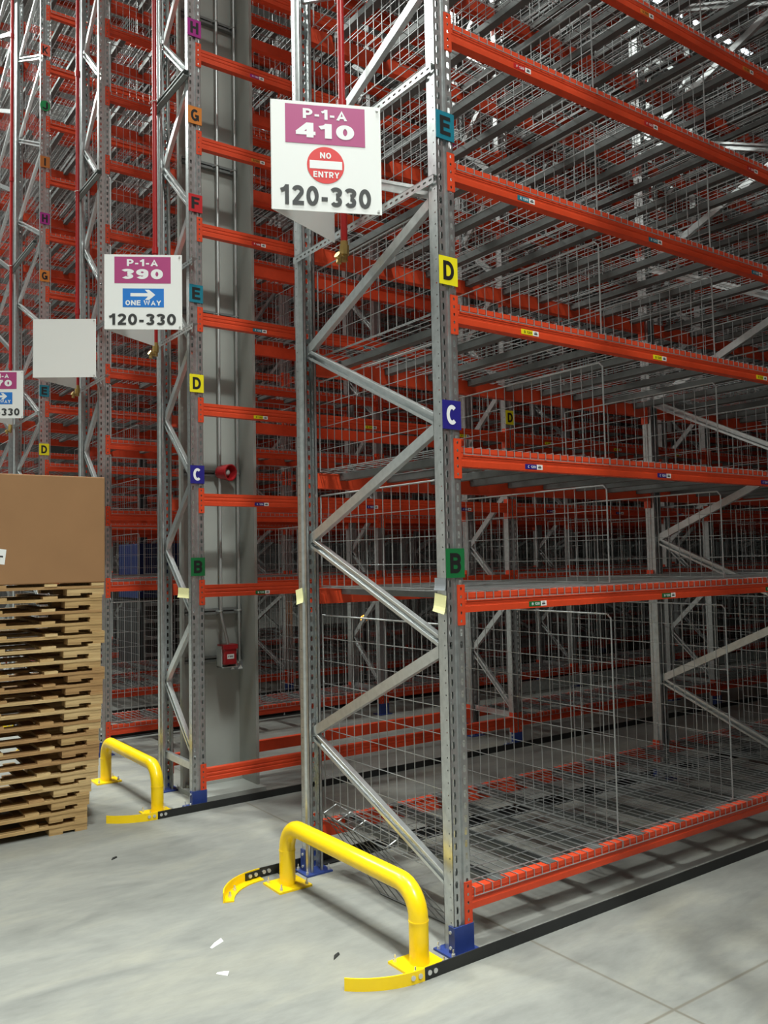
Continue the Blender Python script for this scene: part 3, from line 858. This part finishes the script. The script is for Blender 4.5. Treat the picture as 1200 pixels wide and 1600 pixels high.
# ------------------------------------------------------------------ guide rails
def guide_rail(y, x0, x1, sgn, label, curl=None, bolts_on=True):
    """black angle along the aisle at y; the flange lies towards the rack (sgn * y)"""
    root = empty('guide_rail', (x0, y, 0), label, 'guide rail', 'floor guide rails along the aisles')
    mb = MB(); Lx = x1-x0
    a, c = sorted((0, 0.006*sgn)); mb.box((0, a, 0), (Lx, c, 0.046))
    a, c = sorted((0.006*sgn, 0.062*sgn)); mb.box((0.1, a, 0), (Lx, c, 0.006))
    link('angle_bar', mb.mesh('angle_bar', 'black'), root)
    k = 0.55
    while k < min(Lx, 6):
        mb = MB(); mb.rod((k, 0.036*sgn, 0.006), (k, 0.036*sgn, 0.016), 0.009, 6); mb.rod((k, 0.036*sgn, 0.016), (k, 0.036*sgn, 0.028), 0.005, 6); k += 0.6
        link('bolt', mb.mesh('bolt', 'zinc'), root)
    for t in (0.022, 0.05):
        mb = MB(); mb.rod((t, -0.001*sgn, 0.025), (t, -0.004*sgn, 0.025), 0.0095, 12); mb.rod((t, 0.006*sgn, 0.025), (t, 0.016*sgn, 0.025), 0.010, 6); link('bolt', mb.mesh('bolt', 'zinc'), root)
    if curl:
        dx, dy = curl; R_ = (dx*dx+dy*dy)/(2*dy); th = math.asin(min(1, dx/R_)); n = 14
        mb = MB(); T = 0.006; F = 0.052
        def pt(t, off): return (-(R_-off)*math.sin(t), sgn*(R_-(R_-off)*math.cos(t)))
        for k in range(n):
            t0, t1 = th*k/n, th*(k+1)/n
            for o0, o1, z0, z1 in ((0, T, 0, 0.046), (T, F, 0, 0.006)):
                q = [pt(t0, o0), pt(t1, o0), pt(t1, o1), pt(t0, o1)]
                if sgn < 0: q = q[::-1]
                q = q[::-1]
                mb.add([(*p, z0) for p in q]+[(*p, z1) for p in q], [(0, 3, 2, 1), (4, 5, 6, 7), (0, 1, 5, 4), (1, 2, 6, 5), (2, 3, 7, 6), (3, 0, 4, 7)])
        p = link('curved_end', mb.mesh('curved_end', 'yellow'), root, label='yellow curved lead-in end')
        for t in (0.07, 0.17):
            mb = MB(); q0 = pt(t*th, -0.001); q1 = pt(t*th, -0.005); mb.rod((*q0, 0.025), (*q1, 0.025), 0.0095, 12)
            link('bolt', mb.mesh('bolt', 'zinc'), p)
        for t in (0.6, 0.85):
            mb = MB(); q = pt(t*th, 0.03); mb.rod((*q, 0.006), (*q, 0.016), 0.009, 6); mb.rod((*q, 0.016), (*q, 0.03), 0.005, 6)
            link('bolt', mb.mesh('bolt', 'zinc'), p)
        mb = MB(); q = [pt(0, T+0.001), pt(0.25*th, T+0.001), pt(0.25*th, T+0.006), pt(0, T+0.006)]
        if sgn > 0: q = q[::-1]
        mb.add([(*p_, 0.008) for p_ in q]+[(*p_, 0.042) for p_ in q], [(0, 3, 2, 1), (4, 5, 6, 7), (0, 1, 5, 4), (1, 2, 6, 5), (2, 3, 7, 6), (3, 0, 4, 7)])
        jp = link('joint_plate', mb.mesh('joint_plate', 'black'), p)
        for t in (0.08, 0.18):
            mb2 = MB(); q0 = pt(t*th, T+0.004); q1 = pt(t*th, T+0.016); mb2.rod((*q0, 0.025), (*q1, 0.025), 0.010, 6); link('bolt', mb2.mesh('bolt', 'zinc'), p)
    return root
guide_rail(-0.0811, -0.215, 6.2, 1, 'black floor guide rail along the near foot of the no-entry rack', (0.281, 0.122))
guide_rail(1.262, -0.215, 6.2, -1, 'black floor guide rail along the far foot of the no-entry rack', (0.285, 0.19))
guide_rail(2.535, -0.257, 9.5, 1, 'black floor guide rail along the foot of the grey-column rack', (0.281, 0.122))
guide_rail(5.21, -0.257, 12.5, -1, 'black floor guide rail along the far foot of the blank-sign rack', (0.285, 0.19))
guide_rail(6.42, -0.257, 15, 1, 'black floor guide rail along the foot of the cropped-sign rack', (0.281, 0.122))
guide_rail(9.13, -0.2, 18, -1, 'black floor guide rail deep under the racks, first beyond the cropped-sign rack', None)
guide_rail(10.37, -0.2, 18, 1, 'black floor guide rail deep under the racks, along the sixth rack back', None)

root = empty('kerb_bar', (4.7, 4.47, 0), 'pale steel kerb bar low along the foot of the blank-sign rack', 'kerb bar')
mb = MB(); mb.box((0, -0.02, 0.03), (6.5, 0.02, 0.15)); link('bar', mb.mesh('bar', 'galv'), root)
for x in (0.3, 3.2, 6.2):
    mb = MB(); mb.box((x, -0.02, 0), (x+0.06, 0.02, 0.03)); link('foot', mb.mesh('foot', 'galv'), root)

# ------------------------------------------------------------------ building column with conduits
b = MB()
b.box((0.105, 3.05, 0.0), (0.575, 3.062, 12.8))
b.box((0.553, 2.785, 0.0), (0.575, 3.05, 12.8)); b.box((0.105, 3.02, 0.0), (0.125, 3.05, 12.8))
b.box((0.10, 2.70, 0.0), (0.58, 3.09, 0.03))
b.box((0.13, 3.0, 0.03), (0.55, 3.05, 0.05))
struct('column', b, 'column')
conduit = {}
def conduit_run(x, z0, label, bend=None):
    mb = MB(); pts = [(x, 2.985, 12.4), (x, 2.985, 6), (x, 2.985, z0)]
    if bend: pts += bend
    mb.tube(pts, 0.0115, 10)
    o = link('conduit', mb.mesh('conduit', 'conduit'), None); auto_smooth(o, 50)
    tag(o, label, 'conduit', 'conduits on the grey column'); return o
conduit_run(0.385, 1.22, 'galvanised conduit on the grey column, bending down to the red call point', [(0.388, 2.975, 1.18), (0.408, 2.95, 1.06), (0.414, 2.945, 1.02), (0.414, 2.945, 0.97)])
conduit_run(0.527, 0.87, 'straight galvanised conduit on the grey column, nearest its flange')
for i, (z, nm) in enumerate(((5.588, 'topmost'), (4.49, 'second from top'), (3.386, 'third from top'), (2.222, 'behind the red siren'), (1.235, 'where the conduit bends'), (0.90, 'behind the red call point'))):
    mb = MB(); x0, x1 = (0.127, 0.548)
    mb.box((x0, 3.046, z-0.02), (x1, 3.05, z+0.02)); mb.box((x0, 3.012, z-0.022), (x1, 3.046, z-0.018)); mb.box((x0, 3.012, z+0.018), (x1, 3.046, z+0.022))
    mb.box((x0, 3.012, z+0.005), (x1, 3.015, z+0.018)); mb.box((x0, 3.012, z-0.018), (x1, 3.015, z-0.005))
    o = empty('strut_channel', (0, 0, 0), 'dark strut channel across the grey column, %s' % nm, 'strut channel', 'strut channels on the grey column')
    link('channel', mb.mesh('channel', 'darkstrut'), o)
    mb = MB(); mb.box((x1-0.006, 2.998, z-0.04), (x1, 3.048, z+0.04)); link('end_bracket', mb.mesh('end_bracket', 'darkstrut'), o)
    if z > 1:
        mb = MB()
        for x in (0.385, 0.527): mb.tube([(x-0.025, 3.01, z), (x-0.014, 2.985, z), (x, 2.97, z), (x+0.014, 2.985, z), (x+0.025, 3.01, z)], 0.005, 6)
        link('conduit_clamp', mb.mesh('conduit_clamp', 'conduit'), o)
# siren
root = empty('alarm_siren', (0.41, 2.955, 2.228), 'round red alarm siren on the grey column', 'siren')
mb = MB()
ang = Vector((0.35, -1, -0.1)).normalized(); a = ang.orthogonal().normalized(); c2 = ang.cross(a)
prof = [(-0.055, 0.03), (-0.045, 0.05), (0.0, 0.053), (0.05, 0.06), (0.062, 0.06), (0.062, 0.052), (0.01, 0.04), (0.0, 0.0)]
n = 28; vs = []; fs = []
for t, r in prof:
    for k in range(n): vs.append(ang*t + a*r*math.cos(2*math.pi*k/n) + c2*r*math.sin(2*math.pi*k/n))
for i in range(len(prof)-1):
    for k in range(n): fs.append((i*n+k, i*n+(k+1) % n, (i+1)*n+(k+1) % n, (i+1)*n+k))
fs.append(tuple(range(n)))
mb.add(vs, fs); o = link('horn', mb.mesh('horn', 'reddev'), root); auto_smooth(o)
mb = MB(); mb.sphere(ang*0.02, 0.024, 14); o = link('lens', mb.mesh('lens', 'clear'), root); auto_smooth(o, 80)
mb = MB(); mb.box((-0.03, 0.02, -0.03), (0.03, 0.056, 0.03)); link('mount', mb.mesh('mount', 'reddev'), root)
# call point
root = empty('call_point', (0.419, 2.95, 0.93), 'red manual call point with a clear cover on the grey column', 'alarm call point')
mb = MB(); mb.box((-0.05, -0.045, -0.07), (0.05, 0.05, 0.07)); o = link('body', mb.mesh('body', 'reddev'), root)
bv = o.modifiers.new('b', 'BEVEL'); bv.width = 0.01; bv.segments = 3
mb = MB(); mb.box((-0.056, -0.05, 0.04), (0.056, 0.05, 0.072)); o = link('hood', mb.mesh('hood', 'reddev'), root)
mb = MB(); mb.box((-0.058, -0.02, -0.09), (-0.052, 0.06, 0.06)); mb.box((0.052, -0.02, -0.09), (0.058, 0.06, 0.06)); mb.box((-0.058, -0.03, -0.092), (0.058, 0.06, -0.084)); link('cover', mb.mesh('cover', 'clear'), root, label='clear plastic cover')
mb = MB(); mb.box((-0.026, -0.047, -0.028), (0.026, -0.0455, 0.004)); p = link('sticker', mb.mesh('sticker', 'paper'), root, label='white sticker')
link('lettering', text_mesh('FIRE', 0.013, 0.038, 'inkblack', 0.02), p, (0, -0.0472, -0.012))
# tag card
root = empty('notice_card', (0.505, 2.99, 0.845), 'small notice card with triangles under the call point', 'notice card')
mb = MB(); mb.box((-0.052, 0, -0.035), (0.052, 0.003, 0.035)); link('card', mb.mesh('card', 'clearfilm'), root)
mb = MB(); mb.prism([(-0.045, -0.03), (-0.015, -0.03), (-0.03, -0.008)], 'y', -0.001, 0); mb.prism([(0.012, -0.03), (0.05, -0.03), (0.032, 0.0)], 'y', -0.001, 0); mb.box((-0.03, -0.001, 0.015), (-0.018, 0, 0.025)); mb.box((0.01, -0.001, 0.012), (0.02, 0, 0.028))
link('triangle_print', mb.mesh('triangle_print', 'inkwhite'), root)
mb = MB(); mb.prism([(-0.008, 0.0), (0.008, 0.0), (0, 0.016)], 'y', -0.001, 0); link('red_print', mb.mesh('red_print', 'red'), root)
mb = MB(); mb.box((-0.06, 0.02, -0.02), (0.02, 0.06, 0.0)); link('arm', mb.mesh('arm', 'darkstrut'), root)

# ------------------------------------------------------------------ pallets and the box
AX = Vector((0.9998, -0.02, 0)); PANG = math.atan2(AX.y, AX.x)
PT, PH = 20, 0.0736
def pallet_meshes(v):
    rnd = random.Random(v)
    w, d = 1.25, 0.78
    parts = []
    xs = [-0.075, -0.352, -0.627, -0.90, -1.175-0.075]
    for x in xs:
        j = rnd.uniform(-0.012, 0.012)
        ww = 0.078+rnd.uniform(-0.008, 0.01)
        if x in (xs[0],): j = 0; ww = 0.075
        mb = MB(); parts.append(('deck_board', mb)); mb.box((x+j, rnd.uniform(-0.004, 0.003), PH-0.016), (x+j+ww, d+rnd.uniform(-0.004, 0.004), PH))
    for y0 in (0.0, d/2-0.05, d-0.1):
        mb = MB(); parts.append(('stringer_board', mb)); mb.box((-w, y0, PH-0.033), (0, y0+0.1, PH-0.0163))
    for x in (-0.218, -0.85, -w):
        ww = 0.218
        for y0 in (0.003, d/2-0.05, d-0.103):
            z1 = PH-0.0333
            nx = x+ww*0.36; n1 = x+ww*0.68
            mb = MB(); parts.append(('block', mb)); mb.box((x, y0, 0.014), (x+ww, y0+0.1, z1))
            mb.box((x, y0, 0), (nx, y0+0.1, 0.014)); mb.box((n1, y0, 0), (x+ww, y0+0.1, 0.014))
    return parts
variants = []
for v in range(4):
    P = pallet_meshes(v)
    variants.append([(k, [mb.mesh(k, WOODS[q]) for q in range(3)]) for k, mb in P])
right_px = [137, 137, 140, 143, 153, 154, 155, 154, 157, 158, 160, 160, 163, 157, 157, 163, 159, 159, 159, 162]
ORDN = ['bottom', 'second', 'third', 'fourth', 'fifth', 'sixth', 'seventh', 'eighth', 'ninth', 'tenth', 'eleventh', 'twelfth', 'thirteenth',
        'fourteenth', 'fifteenth', 'sixteenth', 'seventeenth', 'eighteenth', 'nineteenth', 'topmost']
for k in range(PT):
    dx = (right_px[k]-137)/250.0
    p0 = Vector((-0.665, 2.611, 0)) + AX*dx
    lab = 'wooden pallet, %s in the stack under the cardboard box' % (ORDN[k] + (' from the floor' if 0 < k < PT-1 else ''))
    root = empty('pallet', (p0.x, p0.y, k*PH), lab, 'pallet', 'pallets in the stack')
    root.rotation_euler = (0, 0, PANG+random.uniform(-0.008, 0.008))
    v = variants[k % 4]; q = random.randrange(3)
    for nm, ms in v: link(nm, ms[q if random.random() < .6 else random.randrange(3)], root)
zb = PT*PH+0.002
p0 = Vector((-0.665, 2.611, 0)) + AX*0.108
root = empty('cardboard_box', (p0.x, p0.y, zb), 'large brown cardboard box on top of the pallet stack', 'box')
root.rotation_euler = (0, 0, PANG)
mb = MB(); mb.box((-1.22, 0.004, 0), (0, 0.775, 0.648)); o = link('carton', mb.mesh('carton', 'card'), root)
bv = o.modifiers.new('b', 'BEVEL'); bv.width = 0.006; bv.segments = 2
mb = MB(); mb.box((-1.22, 0.36, 0.6485), (0, 0.42, 0.6495)); link('packing_tape', mb.mesh('packing_tape', 'clearfilm'), root)
mb = MB(); mb.add([(-0.72, 0.003, 0.135), (-0.577, 0.003, 0.118), (-0.567, 0.003, 0.205), (-0.71, 0.003, 0.222)], [(0, 1, 2, 3)])
mb.add([(-0.72, 0.0045, 0.135), (-0.577, 0.0045, 0.118), (-0.567, 0.0045, 0.205), (-0.71, 0.0045, 0.222)], [(3, 2, 1, 0)])
p = link('shipping_label', mb.mesh('shipping_label', 'paper'), root, label='white shipping label')
mb = MB()
for z0, z1, x0, x1 in ((0.166, 0.176, -0.71, -0.585), (0.150, 0.154, -0.70, -0.62), (0.193, 0.197, -0.69, -0.63)):
    sl = -0.119
    mb.add([(x0, 0.0024, z0+sl*(x0+0.64)), (x1, 0.0024, z0+sl*(x1+0.64)), (x1, 0.0024, z1+sl*(x1+0.64)), (x0, 0.0024, z1+sl*(x0+0.64))], [(0, 1, 2, 3)])
link('printed_lines', mb.mesh('printed_lines', 'charcoal'), p)

# ------------------------------------------------------------------ loose wire panel lying in the end bay
T1 = Vector((0.07, 1.10, 0.300)); T2 = Vector((0.07, 0.57, 0.258)); B1 = Vector((0.135, 0.70, 0.006)); B2 = Vector((0.17, 0.17, 0.006))
root = empty('loose_mesh_panel', (0.13, 0.45, 0), 'loose bent wire mesh panel leaning behind the near bumper', 'wire panel')
O = Vector((0.13, 0.45, 0))
mb = MB()
lerp = lambda p, q, t: p+(q-p)*t
mb.rod(T1-O, T2-O, 0.0042, 6); mb.rod(B1-O, B2-O, 0.0042, 6)
n = 8
for i in range(n+1): mb.rod(lerp(T1, T2, i/n)-O, lerp(B1, B2, i/n)-O, 0.0022, 5)
for i in range(1, 5): mb.rod(lerp(T1, B1, i/5)-O, lerp(T2, B2, i/5)-O, 0.0022, 5)
link('mesh', mb.mesh('mesh', 'channel'), root)
mb = MB(); h = Vector((0.07, -0.01, 0.035))
for i in (0, 2, 4, n):
    mb.rod(lerp(T1, T2, i/n)-O, lerp(T1, T2, i/n)+h-O, 0.0035, 6)
mb.rod(T1+h-O, T2+h-O, 0.003, 6)
link('hooked_edge', mb.mesh('hooked_edge', 'wire'), root)

# ------------------------------------------------------------------ notes and tape on the posts
def note(x, y, z, w, h, rz, tilt, label, m='sticky', nm='sticky_note', cat='sticky note', group='yellow notes on the posts'):
    mb = MB(); n = 6
    for k in range(n):
        z0, z1 = -h/2+h*k/n, -h/2+h*(k+1)/n
        c0, c1 = [0.010*max(0, 0.5-(zz/h+0.5))**2*2 for zz in (z0, z1)]
        mb.add([(-w/2, -c0, z0), (w/2, -c0, z0), (w/2, -c1, z1), (-w/2, -c1, z1)], [(0, 1, 2, 3)])
        mb.add([(-w/2, -c0+.0006, z0), (w/2, -c0+.0006, z0), (w/2, -c1+.0006, z1), (-w/2, -c1+.0006, z1)], [(3, 2, 1, 0)])
    o = link(nm, mb.mesh(nm, m), None, (x, y, z)); o.rotation_euler = (0, tilt, rz); tag(o, label, cat, group)
note(-0.004, 0.040, 1.395, 0.075, 0.076, -math.pi/2, 0.16, 'yellow sticky note on the near post of the no-entry rack')
note(-0.004, 1.185, 1.398, 0.070, 0.076, -math.pi/2, -0.2, 'yellow sticky note on the far post of the no-entry rack')
note(-0.006, 2.70, 1.385, 0.13, 0.066, -math.pi/2+0.3, 0.05, 'yellow sticky note on the near post by the grey column')
note(-0.0035, 0.036, 1.474, 0.072, 0.05, -math.pi/2, 0.02, 'clear tape with a scribble above the sticky note on the near post', 'clearfilm', 'tape_strip', 'tape', None)

# ------------------------------------------------------------------ small debris on the floor
for (x, y, l, a, lab) in ((-0.707, 0.691, 0.075, 0.5, 'white paper scrap lying on open floor left of the near bumper'),
                          (-0.795, 0.439, 0.05, -0.9, 'thin white strip lying on the open floor, nearer the camera')):
    mb = MB(); mb.add([(-l/2, -0.006, 0.001), (l/2, -0.009, 0.001), (l/2, 0.004, 0.012), (0, 0.010, 0.006), (-l/2, 0.004, 0.002)], [(0, 1, 2, 3, 4)])
    mb.add([(-l/2, -0.006, 0.0), (l/2, -0.009, 0.0), (l/2, 0.004, 0.011), (0, 0.010, 0.005), (-l/2, 0.004, 0.001)], [(4, 3, 2, 1, 0)])
    o = link('paper_scrap', mb.mesh('paper_scrap', 'paper'), None, (x, y, 0)); o.rotation_euler = (0, 0, a); tag(o, lab, 'scrap')
for (x, y, s, lab) in ((-0.374, 0.292, 0.03, 'dark splinter lying on the floor inside the near bumper'), (-0.705, 2.0, 0.025, 'dark speck of dirt lying by the pallet stack')):
    mb = MB(); mb.prism([(-s, -0.004), (s*0.7, -0.007), (s, 0.003), (0, 0.008)], 'z', 0, 0.006)
    o = link('wood_splinter', mb.mesh('wood_splinter', 'truckdark'), None, (x, y, 0)); o.rotation_euler = (0, 0, 0.6); tag(o, lab, 'splinter')

# ------------------------------------------------------------------ things deep between the racks
root = empty('order_picker_truck', (2.70, 9.75, 0), 'blue and black order-picker truck in the aisle deep behind the pallet stack', 'truck')
mb = MB(); mb.box((-0.62, -0.42, 0.06), (0.62, 0.42, 1.10)); mb.box((-0.68, -0.40, 0.10), (-0.62, 0.40, 0.95)); o = link('chassis', mb.mesh('chassis', 'truckdark'), root)
bv = o.modifiers.new('b', 'BEVEL'); bv.width = 0.03; bv.segments = 2
mb = MB(); mb.box((-0.66, -0.42, 1.10), (0.66, 0.42, 1.19)); mb.box((-0.66, -0.40, 1.37), (0.66, 0.40, 1.88)); o = link('cab_panel', mb.mesh('cab_panel', 'truckblue'), root)
mb = MB(); mb.box((-0.6, -0.38, 1.19), (0.6, 0.38, 1.37)); link('cab_floor', mb.mesh('cab_floor', 'truckdark'), root)
for z in (0.98, 0.74, 0.50, 0.26):
    for x in (-0.58, -0.1):
        mb = MB(); mb.box((x, -0.428, z), (x+0.22, -0.42, z+0.05)); link('vent', mb.mesh('vent', 'wire'), root)
for x in (-0.35, 0.35):
    mb = MB(); mb.box((x-0.05, 0.2, 1.9), (x+0.05, 0.3, 3.6)); link('mast', mb.mesh('mast', 'truckdark'), root)
for x in (-0.45, 0.45):
    for y in (-0.35, 0.35):
        mb = MB(); mb.rod((x, y-0.05, 0.08), (x, y+0.05, 0.08), 0.08, 18); link('wheel', mb.mesh('wheel', 'black'), root)
M['led'] = mat('luminaire_tube', (0.85, 0.93, 1.0), 0.4, emit=7.0)
for xa, xb, y, z, lab in ((10.2, 13.9, 9.75, 10.95, 'long ceiling light hung over the aisle far behind the no-entry rack'), (9.4, 14.5, 5.80, 10.8, 'long ceiling light hung over the aisle behind the blank-sign rack')):
    root = empty('aisle_light', (xa, y, z), lab, 'ceiling light', 'long lights over the rack aisles')
    x = 0
    while x < xb-xa:
        mb = MB(); mb.box((x, -0.025, 0), (x+0.55, 0.025, 0.03)); link('tube', mb.mesh('tube', 'led'), root); x += 0.9
    mb = MB(); mb.box((0, -0.07, 0.031), (xb-xa, 0.07, 0.09)); link('housing', mb.mesh('housing', 'white'), root)
    for xx in (0.3, xb-xa-0.3):
        mb = MB(); mb.rod((xx, 0, 0.09), (xx, 0, 12.5-z), 0.006, 6); link('hanger', mb.mesh('hanger', 'zinc'), root)
root = empty('marker_lamp', (3.525, 5.8, 0), 'small glowing amber lamp on a stub post in the aisle behind the blank-sign rack', 'lamp')
mb = MB(); mb.rod((0, 0, 0), (0, 0, 0.85), 0.02, 10); mb.box((-0.06, -0.06, 0), (0.06, 0.06, 0.01)); link('stub_post', mb.mesh('stub_post', 'truckdark'), root)
mb = MB(); mb.sphere((0, 0, 0.885), 0.042, 14); link('lens', mb.mesh('lens', 'amber'), root)
